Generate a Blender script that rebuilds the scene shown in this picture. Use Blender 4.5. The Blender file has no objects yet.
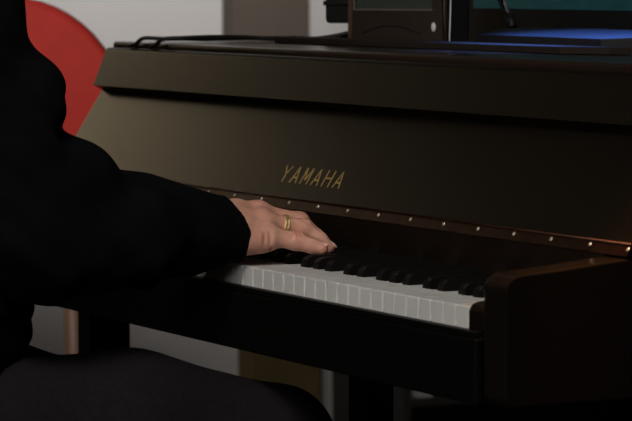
import bpy, bmesh, math, random
import numpy as np
from mathutils import Vector, Matrix, Euler
random.seed(7)
scene = bpy.context.scene
COL = scene.collection
ZK = 720.0                      # height of the white key tops above the floor (mm)

def V(x, y, z):                 # mm, z measured from the key tops -> metres above the floor
    return Vector((x / 1000, y / 1000, (z + ZK) / 1000))

# ------------------------------------------------------------------ materials
def mat(name, color, rough=.5, metal=0, spec=.5, noise=0, nscale=20, bump=0, bscale=60, coat=0,
        emis=None, estr=0, rvar=0, sub=0, stretch=(1, 1, 1), color2=None, sheen=0):
    m = bpy.data.materials.new(name); m.use_nodes = True
    nt = m.node_tree; b = nt.nodes['Principled BSDF']
    b.inputs['Base Color'].default_value = (*color, 1)
    b.inputs['Roughness'].default_value = rough
    b.inputs['Metallic'].default_value = metal
    b.inputs['Specular IOR Level'].default_value = spec
    b.inputs['Coat Weight'].default_value = coat
    b.inputs['Coat Roughness'].default_value = .08
    b.inputs['Sheen Weight'].default_value = sheen
    if sub:
        b.inputs['Subsurface Weight'].default_value = sub
        b.inputs['Subsurface Radius'].default_value = (1, .35, .2)
        b.inputs['Subsurface Scale'].default_value = .004
    if emis:
        b.inputs['Emission Color'].default_value = (*emis, 1)
        b.inputs['Emission Strength'].default_value = estr
    tc = nt.nodes.new('ShaderNodeTexCoord'); mp = nt.nodes.new('ShaderNodeMapping')
    mp.inputs['Scale'].default_value = stretch
    nt.links.new(tc.outputs['Object'], mp.inputs['Vector'])
    if noise or color2 or rvar:
        n = nt.nodes.new('ShaderNodeTexNoise'); n.inputs['Scale'].default_value = nscale
        n.inputs['Detail'].default_value = 5
        nt.links.new(mp.outputs[0], n.inputs['Vector'])
        if noise or color2:
            r = nt.nodes.new('ShaderNodeValToRGB')
            c2 = color2 or tuple(c * (1 - noise) for c in color)
            r.color_ramp.elements[0].position = .35; r.color_ramp.elements[1].position = .68
            r.color_ramp.elements[0].color = (*c2, 1); r.color_ramp.elements[1].color = (*color, 1)
            nt.links.new(n.outputs['Fac'], r.inputs['Fac']); nt.links.new(r.outputs['Color'], b.inputs['Base Color'])
        if rvar:
            mr = nt.nodes.new('ShaderNodeMapRange')
            mr.inputs['To Min'].default_value = rough - rvar; mr.inputs['To Max'].default_value = rough + rvar
            nt.links.new(n.outputs['Fac'], mr.inputs['Value']); nt.links.new(mr.outputs[0], b.inputs['Roughness'])
    if bump:
        n2 = nt.nodes.new('ShaderNodeTexNoise'); n2.inputs['Scale'].default_value = bscale
        n2.inputs['Detail'].default_value = 6
        bp = nt.nodes.new('ShaderNodeBump'); bp.inputs['Strength'].default_value = bump
        bp.inputs['Distance'].default_value = .002
        nt.links.new(mp.outputs[0], n2.inputs['Vector'])
        nt.links.new(n2.outputs['Fac'], bp.inputs['Height']); nt.links.new(bp.outputs[0], b.inputs['Normal'])
    return m

M = {}
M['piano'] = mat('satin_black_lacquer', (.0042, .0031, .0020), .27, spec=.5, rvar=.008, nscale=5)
M['rail'] = mat('black_lacquer_rail', (.0016, .0014, .0013), .5, spec=.12)
M['cheek'] = mat('black_lacquer_arm', (.005, .0036, .0028), .24, spec=.4)
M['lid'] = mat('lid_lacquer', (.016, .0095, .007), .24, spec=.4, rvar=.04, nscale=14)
M['name'] = mat('dark_walnut_rail', (.010, .0055, .0032), .55, spec=.12, noise=.4, nscale=25, stretch=(.2, 1, 1))
M['white_key'] = mat('ivory_white_acrylic', (.50, .50, .495), .30, noise=.06, nscale=6)
M['black_key'] = mat('black_key_ebony', (.0035, .003, .003), .45, spec=.22)
M['hinge'] = mat('aged_brass_hinge', (.055, .02, .011), .38, metal=.85, noise=.5, nscale=60)
M['screw'] = mat('bright_screw', (.80, .72, .58), .30, metal=.8)
M['gold'] = mat('gold_lettering', (.70, .50, .20), .42, metal=.75, noise=.3, nscale=300)
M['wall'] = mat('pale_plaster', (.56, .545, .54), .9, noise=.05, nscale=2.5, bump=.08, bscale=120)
M['ceiling'] = mat('darkened_ceiling', (.10, .09, .08), .95, noise=.03, nscale=3)  # unseen ceiling, darkened to keep its reflection off the fallboard
M['dark_wall'] = mat('darkened_wall', (.028, .026, .024), .95, noise=.1, nscale=3)  # for unseen walls, made dark so the black lacquer mirrors less
M['floor'] = mat('brown_floor_boards', (.05, .032, .022), .5, noise=.4, nscale=4, stretch=(.3, 4, 1))
M['red'] = mat('red_upholstery', (.48, .018, .010), .75, noise=.08, nscale=30, bump=.06, bscale=300)
M['leg_wood'] = mat('brown_chair_wood', (.12, .06, .032), .5, noise=.3, nscale=14, stretch=(1, 1, .15))
M['cab'] = mat('taupe_cabinet', (.105, .083, .066), .6, noise=.1, nscale=6, stretch=(1, 1, .2))
M['cab_low'] = mat('olive_brown_wood', (.125, .085, .032), .6, noise=.15, nscale=8, stretch=(1, 1, .2))
M['shelf'] = mat('black_brown_shelf', (.008, .006, .005), .7, noise=.2, nscale=12)
M['paper'] = mat('grey_paper', (.30, .29, .28), .9, noise=.05, nscale=20)
M['shirt'] = mat('black_cotton', (.0026, .0026, .0031), .95, spec=.06, bump=.15, bscale=500, noise=.3, nscale=90)
M['jeans'] = mat('dark_navy_denim', (.0115, .0092, .0125), .95, spec=.08, noise=.3, nscale=160, bump=.2, bscale=600)
M['skin'] = mat('skin', (.54, .285, .215), .52, spec=.35, color2=(.47, .225, .165), nscale=55, bump=.10, bscale=420, sub=.15)
M['nail'] = mat('fingernail', (.62, .36, .30), .32, spec=.5, noise=.05, nscale=90)
M['hair'] = mat('dark_brown_hair', (.02, .012, .008), .6, noise=.5, nscale=120, stretch=(1, 1, .2), bump=.4, bscale=150)
M['shoe'] = mat('black_leather', (.01, .01, .01), .4, noise=.2, nscale=40)
M['eye'] = mat('eye_white', (.7, .68, .65), .2, noise=.04, nscale=50)
M['iris'] = mat('brown_iris', (.05, .025, .012), .2, noise=.2, nscale=300)
M['lip'] = mat('lips', (.42, .16, .13), .5, noise=.1, nscale=80)
M['bench'] = mat('black_vinyl', (.01, .01, .01), .5, noise=.2, nscale=40, bump=.1, bscale=200)
M['board'] = mat('dark_brown_board', (.016, .011, .008), .75, spec=.15, noise=.2, nscale=30, stretch=(.2, 1, 1))
M['cable'] = mat('black_rubber', (.006, .006, .006), .55, noise=.1, nscale=60)
M['dev'] = mat('dark_brown_plastic', (.020, .011, .007), .5, spec=.3, noise=.12, nscale=80)
M['dev_edge'] = mat('brown_plastic_edge', (.075, .042, .022), .5, noise=.15, nscale=80)
M['dev_line'] = mat('grey_brown_trim', (.16, .13, .11), .4, noise=.1, nscale=80)
M['lcd'] = mat('grey_green_display', (.035, .042, .036), .35, noise=.1, nscale=40)
M['oval'] = mat('white_plastic_button', (.62, .60, .58), .4, noise=.04, nscale=100)
M['black'] = mat('matt_black_plastic', (.006, .006, .0065), .55, spec=.3, noise=.15, nscale=80)
M['deep'] = mat('soft_black_plastic', (.0022, .0022, .0024), .7, spec=.08, noise=.15, nscale=80)
M['gloss'] = mat('black_gloss_plastic', (.010, .010, .012), .6, spec=.2, noise=.15, nscale=60)
M['chrome'] = mat('brushed_chrome', (.75, .70, .62), .22, metal=1, noise=.1, nscale=200)
M['trim'] = mat('silver_trim', (.75, .75, .75), .35, metal=.6, noise=.06, nscale=200)

def screen_mat():
    m = bpy.data.materials.new('teal_screen'); m.use_nodes = True
    nt = m.node_tree; b = nt.nodes['Principled BSDF']
    b.inputs['Base Color'].default_value = (.005, .006, .006, 1); b.inputs['Roughness'].default_value = .3
    tc = nt.nodes.new('ShaderNodeTexCoord'); n = nt.nodes.new('ShaderNodeTexNoise')
    n.inputs['Scale'].default_value = 45; n.inputs['Detail'].default_value = 6
    r = nt.nodes.new('ShaderNodeValToRGB')
    r.color_ramp.elements[0].color = (.003, .022, .024, 1); r.color_ramp.elements[1].color = (.012, .058, .060, 1)
    nt.links.new(tc.outputs['Object'], n.inputs['Vector']); nt.links.new(n.outputs['Fac'], r.inputs['Fac'])
    nt.links.new(r.outputs['Color'], b.inputs['Emission Color']); b.inputs['Emission Strength'].default_value = .55
    return m
M['teal'] = screen_mat()

# ------------------------------------------------------------------ mesh helpers (all in mm, z from key tops)
def box(bm, x0, x1, y0, y1, z0, z1, bev=0, seg=2, mtx=None):
    vs = [bm.verts.new(V(x, y, z)) for x in (x0, x1) for y in (y0, y1) for z in (z0, z1)]
    idx = [(0, 1, 3, 2), (4, 6, 7, 5), (0, 4, 5, 1), (2, 3, 7, 6), (0, 2, 6, 4), (1, 5, 7, 3)]
    fs = [bm.faces.new([vs[i] for i in f]) for f in idx]
    if bev:
        es = list({e for f in fs for e in f.edges})
        bmesh.ops.bevel(bm, geom=es, offset=bev / 1000, segments=seg, profile=.5, affect='EDGES')
    return fs

def prism_x(bm, prof, x0, x1, bev=0, seg=2):      # profile in (y, z) swept along x
    a = [bm.verts.new(V(x0, y, z)) for y, z in prof]; b = [bm.verts.new(V(x1, y, z)) for y, z in prof]
    n = len(prof); fs = []
    fs.append(bm.faces.new(a)); fs.append(bm.faces.new(b[::-1]))
    for i in range(n):
        j = (i + 1) % n
        fs.append(bm.faces.new([a[j], a[i], b[i], b[j]]))
    bmesh.ops.recalc_face_normals(bm, faces=fs)
    if bev:
        es = list({e for f in fs for e in f.edges})
        bmesh.ops.bevel(bm, geom=es, offset=bev / 1000, segments=seg, profile=.5, affect='EDGES')

def prism_z(bm, prof, z0, z1, bev=0, seg=2):      # profile in (x, y) swept along z
    a = [bm.verts.new(V(x, y, z0)) for x, y in prof]; b = [bm.verts.new(V(x, y, z1)) for x, y in prof]
    n = len(prof); fs = [bm.faces.new(a[::-1]), bm.faces.new(b)]
    for i in range(n):
        j = (i + 1) % n
        fs.append(bm.faces.new([a[i], a[j], b[j], b[i]]))
    bmesh.ops.recalc_face_normals(bm, faces=fs)
    if bev:
        es = list({e for f in fs for e in f.edges})
        bmesh.ops.bevel(bm, geom=es, offset=bev / 1000, segments=seg, profile=.5, affect='EDGES')

def tube(bm, pts, radii, seg=10, cap=True):
    pts = [Vector(p) for p in pts]; rings = []
    up = Vector((0, 0, 1)); prev = None
    for i, p in enumerate(pts):
        d = (pts[min(i + 1, len(pts) - 1)] - pts[max(i - 1, 0)]).normalized()
        if prev is None:
            a = d.orthogonal().normalized()
        else:
            a = (prev - d * prev.dot(d)).normalized()
        prev = a; b = d.cross(a)
        r = (radii[i] if hasattr(radii, '__len__') else radii) / 1000
        rings.append([bm.verts.new(p + (a * math.cos(2 * math.pi * k / seg) + b * math.sin(2 * math.pi * k / seg)) * r) for k in range(seg)])
    for A, B in zip(rings, rings[1:]):
        for k in range(seg):
            f = bm.faces.new([A[k], A[(k + 1) % seg], B[(k + 1) % seg], B[k]]); f.smooth = True
    if cap:
        bm.faces.new(rings[0][::-1]); bm.faces.new(rings[-1])

def lathe(bm, c, axis, prof, seg=24):              # prof: (radius, offset along axis) mm
    axis = Vector(axis).normalized(); a = axis.orthogonal().normalized(); b = axis.cross(a)
    rings = []
    for r, h in prof:
        rings.append([bm.verts.new(c + axis * (h / 1000) + (a * math.cos(2 * math.pi * k / seg) + b * math.sin(2 * math.pi * k / seg)) * (r / 1000)) for k in range(seg)])
    fs = []
    for A, B in zip(rings, rings[1:]):
        for k in range(seg):
            f = bm.faces.new([A[k], A[(k + 1) % seg], B[(k + 1) % seg], B[k]]); f.smooth = True; fs.append(f)
    if prof[0][0] > .01: bm.faces.new(rings[0][::-1])
    if prof[-1][0] > .01: bm.faces.new(rings[-1])

def link(name, bm, m, parent=None, smooth=False):
    me = bpy.data.meshes.new(name)
    bmesh.ops.remove_doubles(bm, verts=bm.verts, dist=1e-7)
    bmesh.ops.recalc_face_normals(bm, faces=bm.faces)
    if smooth:
        for f in bm.faces: f.smooth = True
    bm.to_mesh(me); bm.free()
    me.materials.append(m)
    o = bpy.data.objects.new(name, me); COL.objects.link(o)
    if parent is not None: attach(o, parent)
    return o

def attach(o, parent):
    o.parent = parent
    o.matrix_parent_inverse = world_of(parent).inverted()

def world_of(o):
    if o.parent: return world_of(o.parent) @ o.matrix_parent_inverse @ o.matrix_basis
    return o.matrix_basis.copy()

def thing(name, label, cat, loc, group=None):
    o = bpy.data.objects.new(name, None); COL.objects.link(o)
    o.empty_display_size = .05
    o.location = loc; o['label'] = label; o['category'] = cat
    if group: o['group'] = group
    return o

def tag(o, label, cat, group=None):
    o['label'] = label; o['category'] = cat
    if group: o['group'] = group
    return o

def struct(name, bm, m):
    o = link(name, bm, m); o['kind'] = 'structure'; return o

def NB(): return bmesh.new()

# ------------------------------------------------------------------ the room
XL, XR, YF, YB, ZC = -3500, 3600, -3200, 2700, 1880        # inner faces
b = NB(); box(b, XL - 120, XR + 120, YF - 120, YB + 120, -820, -720); struct('floor', b, M['floor'])
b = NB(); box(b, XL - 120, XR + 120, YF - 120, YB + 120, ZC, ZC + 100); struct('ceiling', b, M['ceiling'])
b = NB(); box(b, XL - 120, XL, -600, YB, -720, ZC); struct('wall_left', b, M['wall'])
b = NB(); box(b, XL - 120, XL, YF, -600, -720, ZC); struct('wall_left_front', b, M['dark_wall'])  # unseen darkened stretch, keeps bright wall out of the piano's reflections
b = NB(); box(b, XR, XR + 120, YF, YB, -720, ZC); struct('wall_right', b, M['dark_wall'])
b = NB(); box(b, XL - 120, XR + 120, YB, YB + 120, -720, ZC); struct('wall_back', b, M['wall'])
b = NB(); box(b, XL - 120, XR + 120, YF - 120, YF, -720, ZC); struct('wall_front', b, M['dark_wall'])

# ------------------------------------------------------------------ the piano
piano = thing('digital_piano', 'black satin console piano with open lid bearing gold letters above white keys',
              'piano', V(-610, 250, -720))
PX0, PX1 = -1290, 70           # overall width
P = 23.5; NW = 52
# keybed
b = NB(); box(b, PX0 + 41, PX1 - 41, -4, 645, -86, -26, 1.5); box(b, PX0 + 41, PX1 - 41, -10, 4, -88, -27, 2); link('keybed', b, M['rail'], piano)
b = NB(); box(b, -NW * P - 26, 26, -9, 8, -27, -20.5, 1.2); link('key_slip', b, M['rail'], piano)
# white keys
notes = 'ABCDEFG'
def white_profile(k):          # k = 0 is the top C, counting down
    x1 = -k * P - .95; x0 = -(k + 1) * P + .95
    n = 'CBAGFED'[k % 7]
    left_cut = {'C': 0, 'B': 9.5, 'A': 7, 'G': 7, 'F': 0, 'E': 9.5, 'D': 9.5}[n]
    right_cut = {'C': 9.5, 'B': 0, 'A': 7, 'G': 7, 'F': 9.5, 'E': 0, 'D': 9.5}[n]
    if k == 0: right_cut = 0
    if k == NW - 1: left_cut = 0
    pr = [(x0, 0), (x1, 0)]
    pr += [(x1, 50), (x1 - right_cut, 50), (x1 - right_cut, 151)] if right_cut else [(x1, 151)]
    pr += [(x0 + left_cut, 151), (x0 + left_cut, 50), (x0, 50)] if left_cut else [(x0, 151)]
    return pr
for k in range(NW):
    b = NB(); prism_z(b, white_profile(k), -22, 0, 1.3, 2)
    link('white_key', b, M['white_key'], piano)
# black keys
OFF = {'C': -3, 'D': 3, 'F': -4, 'G': 0, 'A': 4}
BKEYS = []
for k in range(1, NW):
    lower = 'CBAGFED'[k % 7]   # white key to the left of boundary k
    if lower in 'CDFGA': BKEYS.append((-k * P + OFF[lower]))
for cx in BKEYS:
    b = NB()
    w0, w1 = 6.4, 4.9
    sec = []
    for y, zt, s in ((49, 0, 1), (50.5, 7.5, .97), (54, 10.6, .95), (60, 11.8, .95), (148, 12.2, .95)):
        sec.append((y, zt, s))
    A = []
    rings = []
    for y, zt, s in sec:
        hw = w0 + (w1 - w0) * (zt / 12)
        rings.append([b.verts.new(V(cx - w0, y, -3)), b.verts.new(V(cx - hw, y, zt - 1.0)), b.verts.new(V(cx - hw + 1.2, y, zt)),
                      b.verts.new(V(cx + hw - 1.2, y, zt)), b.verts.new(V(cx + hw, y, zt - 1.0)), b.verts.new(V(cx + w0, y, -3))])
    for r0, r1 in zip(rings, rings[1:]):
        for i in range(6):
            b.faces.new([r0[i], r0[(i + 1) % 6], r1[(i + 1) % 6], r1[i]])
    b.faces.new(rings[0][::-1]); b.faces.new(rings[-1])
    link('black_key', b, M['black_key'], piano)
# key blocks beside the keys
for x0, x1 in ((1.5, 29.5), (PX0 + 40.5, -NW * P - 1.5)):
    b = NB()
    prism_x(b, [(-1, -21), (-1, -4), (2, 2), (8, 4.5), (16, 5), (148, 5), (148, -21)], x0, x1, 1.2); link('key_block', b, M['cheek'], piano)
# arms (cheeks) + side panels
def arm_profile():
    pr = [(2, -86), (-2, -80)]
    R = 16
    for i in range(7):
        a = math.pi - i / 6 * math.radians(86)
        pr.append((-2 + R + R * math.cos(a), 18 + R * math.sin(a)))
    pr += [(60, 37.5), (129, 44), (134, 40), (134, -86)]
    return pr
for x0, x1 in ((PX1 - 40, PX1), (PX0, PX0 + 40)):
    b = NB(); prism_x(b, arm_profile(), x0, x1, 1.6, 2); link('arm', b, M['cheek'], piano)
for x0, x1 in ((PX1 - 36, PX1), (PX0, PX0 + 36)):
    b = NB()
    prism_x(b, [(135, -86), (135, 40), (146, 52), (216, 170), (218, 196), (645, 196), (645, -86)], x0, x1, 1.5)
    link('side_panel', b, M['rail'], piano)
# fallboard: hinge line -> leaning back
U = Vector((0, 31.5, 49.1)).normalized()       # up along the board
Nn = Vector((0, -U.z, U.y))                    # outward normal of the board
H0 = Vector((0, 131, 50))
def on_board(x, s, h=0):                       # s mm up the board, h mm off it
    p = H0 + U * s + Nn * h
    return V(x, p.y, p.z)
def board_prism(bm, s0, s1, h0, h1, x0, x1, bev=0):
    q = [H0 + U * s + Nn * h for s, h in ((s0, h0), (s0, h1), (s1, h1), (s1, h0))]
    prism_x(bm, [(p.y, p.z) for p in q], x0, x1, bev)
b = NB(); board_prism(b, 8, 152, -16, 0, PX0, PX1, .8)
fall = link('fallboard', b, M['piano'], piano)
b = NB()
# rounded top edge
la = math.atan2(210.8 - 162.7, 208.5 - 186.8); RL = 7.5
lt = Vector((208.3, 210.2)); arc = []
nx_, nz_ = -math.sin(la), math.cos(la)
t0 = math.atan2(nz_, nx_); cyl = (208.2 + 3.6, 211.8 - RL)
for k in range(9):
    an = t0 + (math.pi / 2 - t0) * k / 8
    arc.append((cyl[0] + RL * math.cos(an), cyl[1] + RL * math.sin(an)))
lip = [(186.8, 162.7)] + arc + [(214.5, 211.2), (214.5, 172), (199, 156.5)]
prism_x(b, lip, PX0, PX1, 0); link('fallboard_lip', b, M['piano'], piano)
# piano hinge with its screws
b = NB(); board_prism(b, -5, 7.5, -1.5, .8, PX0 + 2, PX1 - 2, .4)
tube(b, [on_board(PX0 + 2, 7.5, 1.0), on_board(PX1 - 2, 7.5, 1.0)], 1.3, 8)
hinge = link('long_hinge', b, M['hinge'], piano)
for i in range(20):
    b = NB(); c = on_board(65.5 - 68.94 * i if i == 0 else 69.7 - 68.94 * i, 2.4, .8)
    lathe(b, c, Nn, [(2.3, -.3), (2.2, .4), (1.5, .9), (.01, 1.15)], 12)
    link('screw', b, M['screw'], hinge)
# name rail under the hinge
b = NB(); prism_x(b, [(128.5, 46), (131, 50), (146, 49), (153, 30), (153, -2), (146, -2), (143, 3)], PX0 + 41, PX1 - 41); link('name_rail', b, M['name'], piano)
# lettering: strokes in board space
def stroke(bm, x0, pts, w, h=.45):
    for (ax, as_), (bx, bs) in zip(pts, pts[1:]):
        d = Vector((bx - ax, bs - as_)); n = Vector((-d.y, d.x)).normalized() * (w / 2)
        q = [(ax + n.x, as_ + n.y), (ax - n.x, as_ - n.y), (bx - n.x, bs - n.y), (bx + n.x, bs + n.y)]
        lo = [bm.verts.new(on_board(x0 + x, s, .02)) for x, s in q]; hi = [bm.verts.new(on_board(x0 + x, s, h)) for x, s in q]
        bm.faces.new(hi); bm.faces.new(lo[::-1])
        for i in range(4):
            j = (i + 1) % 4; bm.faces.new([lo[i], lo[j], hi[j], hi[i]])
LH, LW, S0, T = 20.5, 15.0, 27.5, 2.2
glyph = {'Y': [[(0, LH), (LW / 2, LH * .48)], [(LW, LH), (LW / 2, LH * .48)], [(LW / 2, LH * .5), (LW / 2, 0)]],
         'A': [[(0, 0), (LW / 2, LH)], [(LW, 0), (LW / 2, LH)], [(LW * .2, LH * .33), (LW * .8, LH * .33)]],
         'M': [[(0, 0), (0, LH)], [(LW, 0), (LW, LH)], [(.6, LH), (LW / 2, LH * .25)], [(LW - .6, LH), (LW / 2, LH * .25)]],
         'H': [[(0, 0), (0, LH)], [(LW, 0), (LW, LH)], [(0, LH * .52), (LW, LH * .52)]]}
b = NB()
for i, ch in enumerate('YAMAHA'):
    for st in glyph[ch]:
        stroke(b, -673 + i * 25.6, [(x, s + S0) for x, s in st], T)
link('lettering', b, M['gold'], fall)['label'] = 'gold spaced capital lettering'
# lid
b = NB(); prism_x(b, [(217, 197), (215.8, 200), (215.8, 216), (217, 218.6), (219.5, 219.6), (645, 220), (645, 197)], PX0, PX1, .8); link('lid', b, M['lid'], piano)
b = NB(); box(b, PX0 + 37, PX1 - 37, 625, 641, -26, 196); link('back_board', b, M['rail'], piano)
# legs, foot rail and centre post
for x0, x1 in ((PX0, PX0 + 40), (PX1 - 40, PX1)):
    b = NB(); box(b, x0, x1, 163, 221, -700, -86.5, 2)
    link('leg', b, M['rail'], piano)
    b = NB(); box(b, x0 - 2, x1 + 2, 60, 420, -720, -700.5, 3); link('foot', b, M['rail'], piano)
b = NB(); box(b, -664, -627, 230, 270, -720, -86.5, 2); link('centre_post', b, M['rail'], piano)

# ------------------------------------------------------------------ implicit surfaces for the pianist
def axis_grid(lo, hi, coarse, bands):            # uneven spacing: bands = [(a, b, step)]
    out = []; x = lo
    while x < hi:
        out.append(x)
        st = coarse
        for a, b_, s in bands:
            if a - 1e-6 <= x < b_: st = min(st, s)
            elif x < a: st = min(st, max(s, a - x) if a - x < st else st)
        x += st
    out.append(x)
    return np.array(out, dtype=np.float32)

class Field:
    def __init__(self, xs, ys, zs):
        self.ax = (xs, ys, zs); self.F = np.full((len(xs), len(ys), len(zs)), 60.0, np.float32)
    def sl(self, lo, hi):
        r = []
        for a, l, h in zip(self.ax, lo, hi):
            i0 = max(0, np.searchsorted(a, l) - 1); i1 = min(len(a), np.searchsorted(a, h) + 1)
            r.append(slice(i0, i1))
        return tuple(r)
    def pts(self, s):
        return np.meshgrid(*[a[i] for a, i in zip(self.ax, s)], indexing='ij', sparse=True)
    def blend(self, s, d, k):
        A = self.F[s]
        if k > 0:
            h = np.maximum(k - np.abs(A - d), 0) / k
            self.F[s] = np.minimum(A, d) - h * h * k * .25
        else: self.F[s] = np.minimum(A, d)
    def cone(self, a, b, ra, rb, k=8, flat=None):
        a = np.array(a, np.float32); b = np.array(b, np.float32); R = max(ra, rb) + 45 + k
        s = self.sl(np.minimum(a, b) - R, np.maximum(a, b) + R)
        X, Y, Z = self.pts(s); ab = b - a; L = float(ab @ ab) + 1e-9
        t = np.clip(((X - a[0]) * ab[0] + (Y - a[1]) * ab[1] + (Z - a[2]) * ab[2]) / L, 0, 1)
        d = np.sqrt((X - a[0] - t * ab[0]) ** 2 + (Y - a[1] - t * ab[1]) ** 2 + (Z - a[2] - t * ab[2]) ** 2) - (ra + (rb - ra) * t)
        self.blend(s, d.astype(np.float32), k)
    def chain(self, pts, rs, k=8):
        for i in range(len(pts) - 1): self.cone(pts[i], pts[i + 1], rs[i], rs[i + 1], k)
    def ell(self, c, r, k=10, rot=None, sub=False):
        c = np.array(c, np.float32); r = np.array(r, np.float32); R = float(r.max()) + 45 + k
        s = self.sl(c - R, c + R); X, Y, Z = self.pts(s)
        X = X - c[0]; Y = Y - c[1]; Z = Z - c[2]
        if rot is not None:
            m = np.array(rot.transposed())
            X, Y, Z = (m[0][0] * X + m[0][1] * Y + m[0][2] * Z, m[1][0] * X + m[1][1] * Y + m[1][2] * Z, m[2][0] * X + m[2][1] * Y + m[2][2] * Z)
        k0 = np.sqrt((X / r[0]) ** 2 + (Y / r[1]) ** 2 + (Z / r[2]) ** 2)
        k1 = np.sqrt((X / r[0] ** 2) ** 2 + (Y / r[1] ** 2) ** 2 + (Z / r[2] ** 2) ** 2) + 1e-9
        d = (k0 * (k0 - 1) / k1).astype(np.float32)
        if sub:
            A = self.F[s]; h = np.maximum(k - np.abs(A + d), 0) / k
            self.F[s] = np.maximum(A, -d) + h * h * k * .25
        else: self.blend(s, d, k)
    def mesh(self, name, m, parent):
        F = self.F; ax = self.ax; S = F < 0
        nx, ny, nz = F.shape
        acc = np.zeros((nx - 1, ny - 1, nz - 1, 3), np.float32); cnt = np.zeros((nx - 1, ny - 1, nz - 1), np.float32)
        G = np.meshgrid(*ax, indexing='ij', sparse=True)
        quads = []
        for d in range(3):
            sl0 = [slice(None)] * 3; sl1 = [slice(None)] * 3
            sl0[d] = slice(0, -1); sl1[d] = slice(1, None)
            cr = S[tuple(sl0)] != S[tuple(sl1)]
            I = np.argwhere(cr)
            if not len(I): continue
            I1 = I.copy(); I1[:, d] += 1
            f0 = F[I[:, 0], I[:, 1], I[:, 2]]; f1 = F[I1[:, 0], I1[:, 1], I1[:, 2]]
            t = f0 / (f0 - f1)
            p = np.stack([ax[c][I[:, c]] for c in range(3)], 1).astype(np.float32)
            p[:, d] += t * (ax[d][I1[:, d]] - ax[d][I[:, d]])
            e, g = [(1, 2), (2, 0), (0, 1)][d]
            cells = []
            for de, dg in ((-1, -1), (0, -1), (0, 0), (-1, 0)):
                c = I.copy(); c[:, e] += de; c[:, g] += dg; cells.append(c)
            ok = np.ones(len(I), bool)
            for c in cells:
                ok &= (c[:, 0] >= 0) & (c[:, 1] >= 0) & (c[:, 2] >= 0) & (c[:, 0] < nx - 1) & (c[:, 1] < ny - 1) & (c[:, 2] < nz - 1)
            cells = [c[ok] for c in cells]; p = p[ok]; inside = S[I[ok][:, 0], I[ok][:, 1], I[ok][:, 2]]
            for c in cells:
                np.add.at(acc, (c[:, 0], c[:, 1], c[:, 2]), p); np.add.at(cnt, (c[:, 0], c[:, 1], c[:, 2]), 1)
            q = np.stack([(c[:, 0] * (ny - 1) + c[:, 1]) * (nz - 1) + c[:, 2] for c in cells], 1)
            q[~inside] = q[~inside][:, ::-1]
            quads.append(q)
        Q = np.concatenate(quads)
        used = np.unique(Q); remap = np.full((nx - 1) * (ny - 1) * (nz - 1), -1, np.int64); remap[used] = np.arange(len(used))
        P3 = acc.reshape(-1, 3)[used] / cnt.reshape(-1)[used][:, None]
        P3[:, 2] += ZK; P3 /= 1000
        me = bpy.data.meshes.new(name)
        me.from_pydata(P3.tolist(), [], remap[Q].tolist()); me.update()
        bm = bmesh.new(); bm.from_mesh(me)
        for _ in range(2): bmesh.ops.smooth_vert(bm, verts=bm.verts, factor=.35, use_axis_x=True, use_axis_y=True, use_axis_z=True)
        for f in bm.faces: f.smooth = True
        bm.to_mesh(me); bm.free()
        me.materials.append(m)
        o = bpy.data.objects.new(name, me); COL.objects.link(o); attach(o, parent)
        return o

CX = -640                                        # the pianist's middle plane
def mx(p, s):                                    # mirror for the left side
    return tuple(p) if s > 0 else (2 * CX - p[0], p[1], p[2])

person = thing('person', 'person in black shirt and dark jeans seated playing the piano, gold ring on one finger',
               'person', V(CX, -300, -720))
SHO, ELB, WRI = (-468, -325, 322), (-452, -246, 40), (-484, -52, 38)
HIP, KNEE, ANK, TOE = (-552, -415, -168), (-472, 34, -198), (-478, 20, -630), (-470, 140, -688)
KNEE_L = (-905, 5, -222)
FING = {  # joints and radii: knuckle, middle joint, end joint, tip
    'pinky': ([(-456, 20.3, 31.4), (-447, 51.1, 25.6), (-437, 65.5, 20.2), (-431, 73.5, 18.0)], [10.5, 9.2, 8.0, 6.9]),
    'ring': ([(-474, 24.6, 44.8), (-465, 68.0, 36.6), (-456, 84.5, 24.7), (-450.5, 92.5, 16.6)], [11.0, 9.8, 8.3, 6.4]),
    'middle': ([(-494, 29.9, 51.5), (-487, 75.0, 42.5), (-479, 91.9, 26.5), (-473, 99.0, 17.4)], [11.2, 9.9, 8.3, 6.6]),
    'index': ([(-515, 29.0, 50.0), (-514, 70.5, 41.5), (-508, 91.5, 26.5), (-502, 99.5, 19.2)], [11.0, 9.6, 8.2, 6.8]),
}
THUMB = ([(-512, -14, 34), (-540, 18, 27), (-548, 46, 18), (-541, 66, 9.0)], [13, 11.5, 9.6, 7.8])

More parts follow.
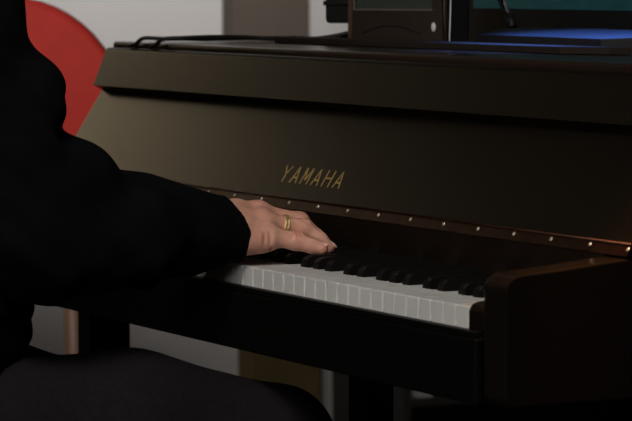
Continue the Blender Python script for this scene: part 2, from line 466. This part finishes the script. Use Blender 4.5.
def hand(F, s):
    xs = [p[0] for j, _ in FING.values() for p in j] + [THUMB[0][2][0], WRI[0]]
    if s < 0: xs = [2 * CX - x for x in xs]
    lo = (min(xs) - 25, -75, -15); hi = (max(xs) + 25, 125, 95)
    sl = F.sl(lo, hi); ax = [a[i] for a, i in zip(F.ax, sl)]
    def sub():
        f = Field(*ax); return f
    palm = sub()
    for nm, r0 in (('pinky', 17), ('ring', 18), ('middle', 18), ('index', 18)):
        m = FING[nm][0][0]
        w = (WRI[0] + (m[0] - FING['ring'][0][0][0]) * .45, WRI[1] + 12, WRI[2] + (m[2] - 45) * .35)
        palm.cone(mx(w, s), mx((m[0], m[1], m[2] - 2.5), s), r0, 11.8, 16)
    palm.cone(mx((-470, -25, 30), s), mx((-458, 6, 27), s), 17, 14, 10)                       # little finger side of the palm
    palm.cone(mx((-500, -30, 34), s), mx((-524, 2, 34), s), 17, 14, 12)                       # base of the thumb
    palm.cone(mx((-505, 10, 38), s), mx((-480, 18, 30), s), 12, 10, 12)
    for a_, b_ in (('pinky', 'ring'), ('ring', 'middle'), ('middle', 'index')):
        p_, q_ = FING[a_][0][0], FING[b_][0][0]
        palm.cone(mx((p_[0], p_[1] - 3, p_[2] - 2), s), mx((q_[0], q_[1] - 3, q_[2] - 2), s), 11.8, 11.8, 10)
        palm.cone(mx((p_[0] - 4, p_[1] - 26, p_[2]), s), mx((q_[0], q_[1] - 26, q_[2] - 2), s), 15, 15, 12)
    fin = None
    for nm, (j, r) in list(FING.items()) + [('thumb', THUMB)]:
        f = sub(); J = [mx(p, s) for p in j]
        f.chain(J, r, 3)
        if nm != 'thumb': f.ell(J[1], (r[1] + .9, r[1] + 1.6, r[1] + .7), 4); f.ell(J[0], (11.5, 12.5, 12.2), 5)
        if fin is None: fin = f.F
        else:
            h = np.maximum(2.0 - np.abs(fin - f.F), 0) / 2.0; fin = np.minimum(fin, f.F) - h * h * .5
    k = 9.0; h = np.maximum(k - np.abs(palm.F - fin), 0) / k
    tot = np.minimum(palm.F, fin) - h * h * k * .25
    # tendons on the back of the hand and small creases
    G = palm
    G.F = tot
    for nm in ('ring', 'middle', 'index', 'pinky'):
        m = FING[nm][0][0]
        G.cone(mx((WRI[0] + (m[0] + 474) * .4, WRI[1] + 20, WRI[2] + 15), s), mx((m[0] + 2, m[1] - 4, m[2] + 8.2), s), 1.8, 2.2, 6)
    G.ell(mx((-447, 21, 17), s), (5, 1.5, 3), 4, None, True)                                  # fold under the little finger
    for yy, zz, ln in ((12, 30, 8), (18, 28, 9)):
        G.ell(mx((-439.5, yy, zz), s), (3.6, 1.0, ln), 4.5, None, True)
    for (x_, y_, z_) in ((-440, 50, 33), (-441, 53.5, 33), (-456, 67, 46), (-456, 71, 45), (-478, 74, 55.5), (-478, 78, 54.5)):
        G.ell(mx((x_, y_, z_), s), (6.3, .7, 3.4), 2.2, None, True)
    A = F.F[sl]; k = 10.0; h = np.maximum(k - np.abs(A - G.F), 0) / k
    F.F[sl] = np.minimum(A, G.F) - h * h * k * .25

xs = axis_grid(-960, -320, 11, [(-560, -415, 1.3), (-865, -720, 2.4)])
ys = axis_grid(-560, 220, 11, [(-40, 112, 1.3)])
zs = axis_grid(-715, 650, 11, [(-4, 80, 1.3), (440, 625, 5)])
B = Field(xs, ys, zs)
B.ell((CX, -380, -130), (165, 125, 120), 30); B.ell((CX, -355, 30), (150, 115, 170), 40); B.ell((CX, -345, 220), (165, 110, 150), 40)
B.cone((CX, -335, 340), (CX, -315, 440), 58, 54, 30)
for s in (1, -1):
    B.cone((CX, -335, 320), mx(SHO, s), 60, 52, 40)
    B.chain([mx(SHO, s), mx(ELB, s), mx((WRI[0] + 3, WRI[1] - 50, 37), s), mx(WRI, s)], [46, 37, 27, 25], 20)
    kn = KNEE if s > 0 else KNEE_L
    B.cone(mx(HIP, s), kn, 82, 58, 30); B.cone(kn, mx(ANK, s), 55, 36, 20)
    B.cone(mx(ANK, s), mx(TOE, s), 34, 22, 20)
    hand(B, s)
HC = Vector((CX, -300, 530))                      # head, bowed a little over the keys
hr = Euler((math.radians(-20), 0, 0)).to_matrix()
def hp(x, y, z):
    p = hr @ Vector((x, y, z)); return (HC.x + p.x, HC.y + p.y, HC.z + p.z)
B.ell(HC, (75, 95, 100), 10, hr); B.ell(hp(0, 25, -62), (56, 62, 58), 25, hr)
B.cone(hp(0, 92, 8), hp(0, 112, -28), 8, 13, 10); B.ell(hp(-12, 100, -32), (9, 9, 7), 6); B.ell(hp(12, 100, -32), (9, 9, 7), 6)
B.cone(hp(-32, 84, 22), hp(32, 84, 22), 9, 9, 14); B.ell(hp(0, 80, -92), (24, 18, 18), 14)
B.cone(hp(-18, 92, -58), hp(18, 92, -58), 6, 6, 8)
for s in (-1, 1):
    B.ell(hp(s * 33, 94, 2), (14, 13, 8), 6, None, True); B.ell(hp(s * 78, -2, -8), (8, 18, 31), 5, hr)
body = B.mesh('body', M['skin'], person)

# shirt
def wob(X, Y, Z, a, sc):
    return a * (np.sin(X / sc + 1.3 * np.sin(Z / sc / 1.7)) * np.sin(Y / sc * .9 + 2 + np.sin(X / sc * .6)) + .6 * np.sin((Z * 1.3 + Y) / sc * 1.6 + 1.1 * np.sin(X / sc)))
xs = axis_grid(-960, -320, 11, [(-560, -380, 3.5), (-900, -720, 5)])
ys = axis_grid(-560, 40, 11, [(-320, -40, 4), (-40, 25, 2.5)])
zs = axis_grid(-300, 420, 11, [(-70, 300, 4)])
T_ = Field(xs, ys, zs)
T_.ell((CX, -372, -120), (188, 150, 120), 30); T_.ell((CX + 30, -352, -45), (170, 156, 130), 30); T_.ell((CX, -352, 30), (172, 138, 180), 40); T_.ell((CX, -345, 220), (180, 124, 150), 40)
T_.cone((CX, -335, 330), (CX, -328, 372), 72, 66, 20)
for s in (1, -1):
    T_.cone((CX, -335, 318), mx(SHO, s), 68, 64, 40)
    T_.cone(mx(SHO, s), mx((-452, -258, 60), s), 57, 60, 20)
    T_.cone(mx((-452, -258, 60), s), mx((-455, -240, 40), s), 60, 62, 20)
    T_.chain([mx((-455, -238, 40), s), mx((-462, -130, 40), s), mx((-474, -55, 39), s), mx((-480, 12, 38), s)], [64, 58, 41, 30.5], 12)
    T_.ell(mx((-455, -205, 98), s), (48, 48, 40), 30); T_.ell(mx((-452, -252, 190), s), (48, 30, 34), 22)   # bunched cloth in the crook of the elbow
    T_.cone(mx((-468, -110, 32), s), mx((-476, -36, 35), s), 40, 22, 12)                                        # slack cloth under the forearm
    T_.cone(mx((-472, -26, 37), s), mx((-473, 12, 35), s), 31.5, 31, 8)                                         # cuff
X, Y, Z = T_.pts((slice(None),) * 3)
T_.F += wob(X, Y, Z, 3.2, 15).astype(np.float32) * np.clip((-Y - 20) / 40, 0, 1) + wob(Y, Z, X, 3.0, 31).astype(np.float32) * np.clip((-Y - 20) / 40, 0, 1)
T_.F = np.maximum(T_.F, (Y + 3.5 - .30 * np.clip(-452 - np.where(X < CX, 2 * CX - X, X), 0, 45) + .011 * np.minimum(np.clip(Z - 30, 0, 200) ** 2, 6000) - np.clip(Z - 95, 0, 400) * 3) * .75 + 0 * X)   # cuff opening
T_.F = np.maximum(T_.F, -(Z + 110 + np.clip(-250 - Y, 0, 90)) + 4 * np.sin(X / 30) + 0 * Y)                         # hem
shirt = T_.mesh('shirt', M['shirt'], person)

# jeans
xs = axis_grid(-960, -320, 9, [(-580, -380, 6)]); ys = axis_grid(-580, 200, 7, []); zs = axis_grid(-700, 0, 9, [(-290, -60, 6)])
J = Field(xs, ys, zs)
J.ell((CX, -395, -150), (180, 140, 105), 30)
for s in (1, -1):
    kn = KNEE if s > 0 else KNEE_L; mid = (-500, -120, -174) if s > 0 else (-820, -150, -190)
    J.cone(mx(HIP, s), mid, 88, 82, 40); J.cone(mid, kn, 82, 70, 30)
    J.cone(kn, mx((-478, 20, -640), s), 62, 50, 20)
X, Y, Z = J.pts((slice(None),) * 3)
J.F += wob(X, Y, Z, 1.6, 24).astype(np.float32)
J.F = np.maximum(J.F, -(Z + 652) + 0 * X + 0 * Y); J.F = np.maximum(J.F, (Z + 60) + 0 * X + 0 * Y)
J.F = np.maximum(J.F, -(Z + 258) - 1e3 * np.clip(Y + 60, 0, 1e3) / 20 + 0 * X)          # pressed flat on the bench
jeans = J.mesh('jeans', M['jeans'], person)
for s in (1, -1):
    xs_ = sorted((mx((-540, 0, 0), s)[0], mx((-410, 0, 0), s)[0]))
    S_ = Field(axis_grid(xs_[0], xs_[1], 6, []), axis_grid(-60, 220, 6, []), axis_grid(-726, -600, 6, []))
    S_.cone(mx((-478, 0, -672), s), mx((-470, 132, -692), s), 44, 34, 20); S_.cone(mx((-478, 14, -650), s), mx((-478, 14, -620), s), 42, 42, 15)
    X, Y, Z = S_.pts((slice(None),) * 3)
    S_.F = np.maximum(S_.F, -(Z + 719) + 0 * X + 0 * Y); S_.F = np.maximum(S_.F, Z + 622 + 0 * X + 0 * Y)
    S_.mesh('shoe', M['shoe'], person)
# hair, eyes, lips
Hh = Field(axis_grid(-740, -540, 5, []), axis_grid(-440, -180, 5, []), axis_grid(420, 660, 5, []))
Hh.ell(hp(0, -8, 16), (83, 97, 96), 8, hr)
X, Y, Z = Hh.pts((slice(None),) * 3)
n = hr @ Vector((0, .8, -.62)); o_ = hp(0, 40, 35)
Hh.F = np.maximum(Hh.F, (X - o_[0]) * n.x + (Y - o_[1]) * n.y + (Z - o_[2]) * n.z)
Hh.F += 1.5 * np.sin(X / 5) * np.sin(Y / 9 + Z / 14)
Hh.mesh('hair', M['hair'], person)
for s in (-1, 1):
    b = NB(); bmesh.ops.create_uvsphere(b, u_segments=16, v_segments=10, radius=.0115)
    bmesh.ops.translate(b, verts=b.verts, vec=V(*hp(s * 31, 71, 1))); e = link('eye', b, M['eye'], person, True)
    b = NB(); bmesh.ops.create_uvsphere(b, u_segments=14, v_segments=8, radius=.0058)
    bmesh.ops.translate(b, verts=b.verts, vec=V(*hp(s * 31, 77.5, -1))); link('iris', b, M['iris'], e, True)
b = NB(); tube(b, [V(*hp(x, 95 - x * x * .018, -60)) for x in (-22, -12, 0, 12, 22)], [1.5, 3.5, 4, 3.5, 1.5], 10); link('lips', b, M['lip'], person, True)

# fingernails of the hands and the gold ring on the right ring finger
def nail(fn, s, up, lift):
    j, r = FING[fn] if fn != 'thumb' else THUMB
    tip = Vector(mx(j[3], s)); dip = Vector(mx(j[2], s)); d = (tip - dip).normalized()
    u = Vector((up[0] * s, up[1], up[2])); u = (u - d * u.dot(d)).normalized(); sd = d.cross(u)
    c = tip + d * 1.0 + u * (r[3] * lift)
    b = NB(); bmesh.ops.create_uvsphere(b, u_segments=16, v_segments=10, radius=1)
    mt = Matrix(((sd.x, d.x, u.x), (sd.y, d.y, u.y), (sd.z, d.z, u.z)))
    for v in b.verts:
        p = mt @ Vector((v.co.x * r[3] * .70, v.co.y * 6.0, v.co.z * 1.6 - v.co.x ** 2 * 1.8))
        v.co = V(*(c + p))
    link('fingernail', b, M['nail'], person, True)
for s in (1, -1):
    nail('pinky', s, (.45, .5, .75), .80); nail('ring', s, (.3, .75, .6), .88); nail('middle', s, (.2, .8, .6), .82)
    nail('index', s, (.1, .8, .6), .82); nail('thumb', s, (-.2, .2, 1), .82)
j, r = FING['ring']; a, c_ = Vector(j[0]), Vector(j[1]); d = (c_ - a).normalized(); c = a + (c_ - a) * .56
b = NB(); uu = d.orthogonal().normalized(); ww = d.cross(uu); seg = 64; rings = []
for h, dr in ((-2.7, .1), (-2.7, 1.1), (-2.1, 1.5), (-1.5, 1.05), (0, 1.15), (1.5, 1.05), (2.1, 1.5), (2.7, 1.1), (2.7, .1)):
    ring = []
    for k in range(seg):
        an = 2 * math.pi * k / seg
        e = .5 * math.sin(an * 14 + (1.6 if h > 0 else 0)) if abs(h) < 1.8 else 0
        ring.append(b.verts.new(V(*(c + d * (h + 2.5 * 0) + (uu * math.cos(an) + ww * math.sin(an)) * (10.5 + dr + e)))))
    rings.append(ring)
for A, C2 in zip(rings, rings[1:]):
    for k in range(seg): b.faces.new([A[k], A[(k + 1) % seg], C2[(k + 1) % seg], C2[k]])
M['ring'] = mat('yellow_gold', (1.0, .74, .34), .42, metal=.85, noise=.25, nscale=400)
link('ring', b, M['ring'], person, True)['label'] = 'wide patterned gold ring'

# ------------------------------------------------------------------ bench
bench = thing('piano_bench', 'black padded piano bench under the seated person', 'bench', V(CX, -430, -720))
b = NB(); box(b, -960, -320, -590, -250, -330, -262, 12, 3); link('seat', b, M['bench'], bench)
b = NB(); box(b, -940, -340, -570, -270, -372, -330.5, 2); link('apron', b, M['rail'], bench)
for x in (-935, -380):
    for y in (-565, -310):
        b = NB(); box(b, x, x + 38, y, y + 38, -720, -372.5, 2); link('leg', b, M['rail'], bench)

# ------------------------------------------------------------------ red chair beyond the piano
chair = thing('red_chair', 'red chair with tall rounded back standing behind the left end of the piano', 'chair', V(-2250, 380, -720))
CD = Vector((.885, -.465, 0)); CS = Vector((.465, .885, 0)); CO = Vector((-2205, 373, 0))   # facing, sideways
def cp(sx, fz, z):
    p = CO + CS * sx + CD * fz; return V(p.x, p.y, z)
def rounded(hw, z0, z1, r, n=12):
    pts = [(-hw, z0), (hw, z0)]
    for i in range(n + 1):
        a = i / n * math.pi / 2; pts.append((hw - r + r * math.cos(a), z1 - r * 1.05 + r * 1.05 * math.sin(a)))
    for i in range(n + 1):
        a = math.pi / 2 + i / n * math.pi / 2; pts.append((-hw + r + r * math.cos(a), z1 - r * 1.05 + r * 1.05 * math.sin(a)))
    return pts
b = NB(); loops = []
outl = rounded(252, -150, 272, 195)
for f, ins in ((-32, 6), (-36, 0), (0, 0), (8, 4), (11, 12)):
    lp = []
    for x, z in outl:
        cxn, czn = 0, 20; l = math.hypot(x - cxn, z - czn)
        xx, zz = x - (x - cxn) / l * ins, z - (z - czn) / l * ins
        lp.append(b.verts.new(cp(xx, f + 36 * (xx / 250) ** 2 - (zz + 150) * .10, zz)))
    loops.append(lp)
for A, C2 in zip(loops, loops[1:]):
    for k in range(len(A)): b.faces.new([A[k], A[(k + 1) % len(A)], C2[(k + 1) % len(A)], C2[k]])
for lp, rev in ((loops[0], True), (loops[-1], False)):
    cv = b.verts.new(sum((v.co for v in lp), Vector()) / len(lp))
    for k in range(len(lp)): b.faces.new([lp[k], lp[(k + 1) % len(lp)], cv])
link('backrest', b, M['red'], chair, True)
b = NB(); pr = [(CO + CS * a + CD * c2) for a, c2 in ((-250, 4), (250, 4), (235, 470), (-235, 470))]
prism_z(b, [(p.x, p.y) for p in pr], -425, -350, 20, 3); link('seat', b, M['red'], chair)
for a, c2 in ((-163, -16), (163, -16), (190, 420), (-190, 420)):
    p0 = cp(a, c2, -426 if c2 > 100 else -140); p1 = cp(a * 1.02, c2 * 1.02, -720)
    b = NB(); tube(b, [p0, p1], [20 if c2 > 100 else 18, 15], 14); link('leg', b, M['leg_wood'], chair)

# ------------------------------------------------------------------ furniture along the wall
cab = thing('narrow_cabinet', 'tall narrow taupe cabinet with an olive brown base against the pale wall', 'cabinet', V(-3465, 1550, -720))
b = NB(); box(b, -3496, -3440, 1447, 1627, -150, 1500, 3)
link('upper_body', b, M['cab'], cab)
b = NB(); box(b, -3439.5, -3434, 1452, 1622, -120, 1480, 2); link('door', b, M['cab'], cab)
b = NB(); box(b, -3496, -3436, 1482, 1650, -720, -151, 3); link('base', b, M['cab_low'], cab)['label'] = 'olive brown base'
shelf = thing('open_shelf', 'low black shelf unit standing on the floor beneath the far side of the piano', 'shelf', V(-2980, 1920, -720))
for y0, y1 in ((1553, 1571), (2280, 2298)):
    b = NB(); box(b, -3200, -2900, y0, y1, -720, -260, 1); link('side_panel', b, M['shelf'], shelf)
for z in (-715, -546, -278):
    b = NB(); box(b, -3180, -2902, 1571.5, 2279.5, z, z + 16, 1); link('shelf_board', b, M['shelf'], shelf)
b = NB(); box(b, -3200, -3181, 1571.5, 2279.5, -715, -262, 1); link('back_panel', b, M['shelf'], shelf)
b = NB(); box(b, -3120, -2912, 1576, 1628, -529.5, -521, 1); box(b, -3115, -2910, 1574, 1624, -521, -512, 1)
tag(link('paper_stack', b, M['paper']), 'small stack of grey papers lying on the low black shelf', 'papers')

# ------------------------------------------------------------------ things on the piano lid (lid top z = 220)
ZL = 220.2
b = NB(); prism_z(b, [(-1086, 350), (-405, 350), (-352, 380), (-345, 404), (-1140, 404)], ZL, ZL + 7.5, .8)
tag(link('music_board', b, M['board']), 'long thin dark brown board lying flat along the piano lid', 'board')

disp = thing('desk_display', 'small dark brown framed display with a white oval button on the piano lid', 'display', V(-1000, 480, ZL))
# turned towards the player's right: local frame
DA = math.radians(33)
DX = Vector((math.cos(DA), math.sin(DA), 0)); DY = Vector((-math.sin(DA), math.cos(DA), 0))   # right, back
DO = Vector((-989, 469, 0))
def dp(x, y, z): p = DO + DX * x + DY * y; return V(p.x, p.y, z)
def dprism(bm, prof, y0, y1, bev=0):
    a = [bm.verts.new(dp(x, y0, z)) for x, z in prof]; c2 = [bm.verts.new(dp(x, y1, z)) for x, z in prof]; n = len(prof)
    fs = [bm.faces.new(a), bm.faces.new(c2[::-1])] + [bm.faces.new([a[(i + 1) % n], a[i], c2[i], c2[(i + 1) % n]]) for i in range(n)]
    if bev: bmesh.ops.bevel(bm, geom=list({e for f in fs for e in f.edges}), offset=bev / 1000, segments=2, affect='EDGES', profile=.5)
HWD = 70
b = NB(); dprism(b, [(-HWD, ZL), (HWD, ZL), (HWD - 2, 370), (-HWD + 2, 370)], 6, 40, 2); link('case', b, M['dev_edge'], disp)
b = NB()
for pr in ([(-HWD + 9, ZL), (HWD, ZL), (HWD - 2, 263), (-HWD + 10, 263)], [(-HWD + 10, 345), (HWD - 2, 345), (HWD - 3, 368), (-HWD + 11, 368)],
           [(-HWD + 10, 262.9), (-HWD + 14, 262.9), (-HWD + 14, 345.1), (-HWD + 10, 345.1)], [(HWD - 16, 262.9), (HWD - 2, 262.9), (HWD - 2, 345.1), (HWD - 16, 345.1)]):
    dprism(b, pr, 0, 6.5, .6)
link('bezel', b, M['dev'], disp)
b = NB(); dprism(b, [(-HWD + 13, 263.5), (HWD - 16, 263.5), (HWD - 16, 346), (-HWD + 13, 346)], 5, 7); link('screen', b, M['lcd'], disp)
b = NB(); dprism(b, [(-HWD + 13, 261.5), (HWD - 15, 261.5), (HWD - 15, 263.2), (-HWD + 13, 263.2)], -1.2, 1.2)
dprism(b, [(-HWD + 13, 263.2), (-HWD + 14.6, 263.2), (-HWD + 14.6, 345), (-HWD + 13, 345)], -1.2, 1.2); link('screen_trim', b, M['dev_line'], disp)
b = NB(); tube(b, [dp(-46 + 84 * t, -.3, 231 + 11.5 * math.sin(math.pi * t) ** .9) for t in [i / 16 for i in range(17)]], .9, 6); link('arch_moulding', b, M['black'], disp)
b = NB(); c = dp(HWD - 13, 0, 241)
bmesh.ops.create_uvsphere(b, u_segments=20, v_segments=12, radius=1)
for v in b.verts:
    p = v.co.copy(); v.co = c + (DX * p.x * 3.1 + DY * p.y * 1.8) / 1000 + Vector((0, 0, p.z * 5.8 / 1000))
link('oval_button', b, M['oval'], disp, True)
b = NB(); dprism(b, [(-HWD - 50, 244), (-HWD + 30, 244), (-HWD + 30, 300), (-HWD - 52, 300), (-HWD - 52, 250)], 40.5, 75, 3)
dprism(b, [(-HWD - 54, 267), (-HWD + 30, 267), (-HWD + 30, 273), (-HWD - 54, 273)], 38, 77, 1.5); link('rear_housing', b, M['black'], disp)

spk = thing('slim_speaker', 'slim upright black speaker with a silver front edge right of the brown framed display', 'speaker', V(-815, 460, ZL))
SA = Vector((.465, .885, 0)); SB = Vector((-.885, .465, 0)); SO = Vector((-781, 430, 0))
def sp(x, y, z): p = SO + SA * x + SB * y; return V(p.x, p.y, z)
def sprism(bm, pr, z0, z1, bev=0):
    lo = [bm.verts.new(sp(x, y, z0)) for x, y in pr]; hi = [bm.verts.new(sp(x + 5, y, z1)) for x, y in pr]; n = len(pr)
    fs = [bm.faces.new(lo[::-1]), bm.faces.new(hi)] + [bm.faces.new([lo[k], lo[(k + 1) % n], hi[(k + 1) % n], hi[k]]) for k in range(n)]
    if bev: bmesh.ops.bevel(bm, geom=list({e for f in fs for e in f.edges}), offset=bev / 1000, segments=2, affect='EDGES', profile=.5)
b = NB(); sprism(b, [(0, 0), (23, 0), (23, 90), (0, 90)], ZL, 420, 1.5); link('cabinet', b, M['deep'], spk)
b = NB(); sprism(b, [(-.4, -1.2), (1.0, -1.2), (1.0, .8), (-.4, .8)], ZL + 2, 418); link('edge_trim', b, M['trim'], spk)
b = NB(); sprism(b, [(10.5, -.8), (20.5, -.8), (20.5, .8), (10.5, .8)], ZL + 22, 410, .4); link('grille', b, M['deep'], spk)

b = NB(); fp = [(-757, 455, 15), (-444, 428, 15), (-350, 545, 22), (-850, 562, 23)]      # low wedge, higher at the back
lo = [b.verts.new(V(x, y, ZL)) for x, y, h in fp]; hi = [b.verts.new(V(x, y, ZL + h)) for x, y, h in fp]
fs = [b.faces.new(lo[::-1]), b.faces.new(hi)] + [b.faces.new([lo[k], lo[(k + 1) % 4], hi[(k + 1) % 4], hi[k]]) for k in range(4)]
bmesh.ops.bevel(b, geom=list({e for f in fs for e in f.edges}), offset=.001, segments=2, affect='EDGES', profile=.5)
slab = link('flat_media_box', b, M['gloss']); tag(slab, 'low black box lit blue on top in front of the teal screen', 'box')
mon = thing('flat_monitor', 'black bezel monitor with a dark teal screen at the right of the piano lid', 'monitor', V(-700, 588, ZL))
YM = 572
b = NB(); prism_x(b, [(YM, ZL + .3), (YM + 8, 520), (YM + 24, 520), (YM + 16, ZL + .3)], -1045, -420, 2); link('bezel', b, M['black'], mon)
b = NB(); prism_x(b, [(YM + .2, 264), (YM + 6.2, 505), (YM + 8, 505), (YM + 2, 264)], -966, -440); link('screen', b, M['teal'], mon)
b = NB(); box(b, -800, -600, YM + 16.5, 640, ZL, ZL + 8, 1.5); link('stand', b, M['black'], mon)

lamp = thing('desk_lamp', 'slim chrome lamp stem with a black collar standing on the flat black box', 'lamp', V(-808, 536, ZL + 21.5))
LX, LY = -808, 536
b = NB(); tube(b, [V(LX, LY, ZL + 21.6), V(LX - 3, LY, ZL + 27), V(LX - 10, LY, ZL + 37)], 5.0, 16); link('collar', b, M['black'], lamp)
b = NB(); tube(b, [V(LX - 9.5, LY, ZL + 36), V(LX - 62, LY, 330), V(LX - 170, LY - 45, 480)], 3.2, 14); link('stem', b, M['chrome'], lamp)
b = NB(); tube(b, [V(LX - 22, LY + 8, ZL + 22.3), V(LX - 84, LY + 6, 330), V(LX - 180, LY - 40, 480)], 2.4, 12); link('rear_rod', b, M['black'], lamp)
b = NB(); lathe(b, V(LX - 174, LY - 45, 470), (0, 0, 1), [(55, 0), (50, 12), (22, 46), (10, 52), (.01, 53)], 28); link('shade', b, M['black'], lamp)

def cable(pts, r):
    out = []
    P_ = [Vector(p) for p in pts]
    for i in range(len(P_) - 1):
        p0 = P_[max(i - 1, 0)]; p1 = P_[i]; p2 = P_[i + 1]; p3 = P_[min(i + 2, len(P_) - 1)]
        for t in (0, .2, .4, .6, .8):
            out.append(.5 * ((2 * p1) + (-p0 + p2) * t + (2 * p0 - 5 * p1 + 4 * p2 - p3) * t * t + (-p0 + 3 * p1 - 3 * p2 + p3) * t ** 3))
    out.append(P_[-1])
    b = NB(); tube(b, [V(*p) for p in out], r, 8); return b
r_ = 3.0; zc = ZL + r_ + .2
tag(link('cable', cable([(-1158, 209.5, 215.2), (-1146, 211, 217.5), (-1136, 217, 225), (-1126, 240, zc + 3), (-1126, 280, zc + 4), (-1128, 330, zc + 3), (-1120, 380, zc), (-1118, 430, zc + 1), (-1105, 470, 232), (-1090, 500, 243)], r_), M['cable']),
    'black cable running along the piano lid up to the brown framed display', 'cable', 'cables on the piano lid')
tag(link('cable', cable([(-1222, 209.5, 215), (-1208, 211, 217), (-1196, 217, 225), (-1186, 240, zc + 1), (-1182, 265, zc + 1), (-1180, 300, zc), (-1172, 345, zc + 1), (-1160, 400, zc + 1), (-1150, 450, zc), (-1140, 520, 230), (-1128, 545, 236)], 2.8), M['cable']),
    'thinner black cable lying on the far left end of the piano lid', 'cable', 'cables on the piano lid')

# ------------------------------------------------------------------ light
def area(name, loc, target, sx, sy, power, color, spread=180):
    l = bpy.data.lights.new(name, 'AREA'); l.shape = 'RECTANGLE'; l.size = sx; l.size_y = sy; l.energy = power; l.color = color
    l.spread = math.radians(spread)
    o = bpy.data.objects.new(name, l); COL.objects.link(o); o.location = loc
    o.rotation_euler = (Vector(target) - Vector(loc)).to_track_quat('-Z', 'Y').to_euler(); return o
def spot(name, loc, target, power, color, ang, blend=.6, size=.05):
    l = bpy.data.lights.new(name, 'SPOT'); l.energy = power; l.color = color; l.spot_size = math.radians(ang); l.spot_blend = blend; l.shadow_soft_size = size
    o = bpy.data.objects.new(name, l); COL.objects.link(o); o.location = loc
    o.rotation_euler = (Vector(target) - Vector(loc)).to_track_quat('-Z', 'Y').to_euler(); return o
area('ceiling_lamp_front', (.85, -1.15, 2.5), (-.45, 0, .75), .7, .7, 15.5, (1, .94, .86), 100)
area('low_fill_light', (1.6, -2.7, 1.3), (-.40, 0, .72), .7, .7, 1.7, (1, .95, .88), 50)  # added fill, lifts the sleeve's shadow on the key fronts
spot('wall_fill_spot', (-1.6, .95, 2.45), (-3.5, 1.22, 1.38), 200, (1, .96, .92), 44, .9, .1)  # added spot, beam shaped to brighten the upper wall and leave the lower dim
area('warm_reflection_light', (-3.15, -.12, 1.55), (-3.5, -.12, 1.5), .25, .25, 3.2, (1, .80, .50), 150)  # added light, warms the unseen wall mirrored in the fallboard's left end
spot('chair_fill_spot', (-1.4, -1.1, 2.45), (-2.15, .45, .98), 100, (1, .92, .84), 26, .8)  # added narrow spot, only brightens the red chair
spot('blue_lamp', (-.50, .62, 1.45), (-.55, .49, .94), 135, (.10, .25, 1.0), 40, .6)
spot('warm_lamp', (.10, .14, 1.75), (.09, .08, .77), 150, (1, .45, .15), 12, .8)
w = bpy.data.worlds.new('world'); scene.world = w; w.use_nodes = True
w.node_tree.nodes['Background'].inputs[0].default_value = (.01, .01, .012, 1)

# ------------------------------------------------------------------ camera
cam = bpy.data.cameras.new('camera'); co = bpy.data.objects.new('camera', cam); COL.objects.link(co)
co.location = (2.4963, -1.4652, 1.0223); co.rotation_euler = (math.pi / 2 - .0737, 0, 1.0887)
cam.sensor_width = 36; cam.lens = 3148.8 / 632 * 36; cam.clip_start = .05
cam.dof.use_dof = True; cam.dof.focus_distance = 3.34; cam.dof.aperture_fstop = 14
scene.camera = co
scene.view_settings.view_transform = 'Standard'; scene.view_settings.look = 'None'
scene.view_settings.gamma = 1; scene.view_settings.exposure = 0
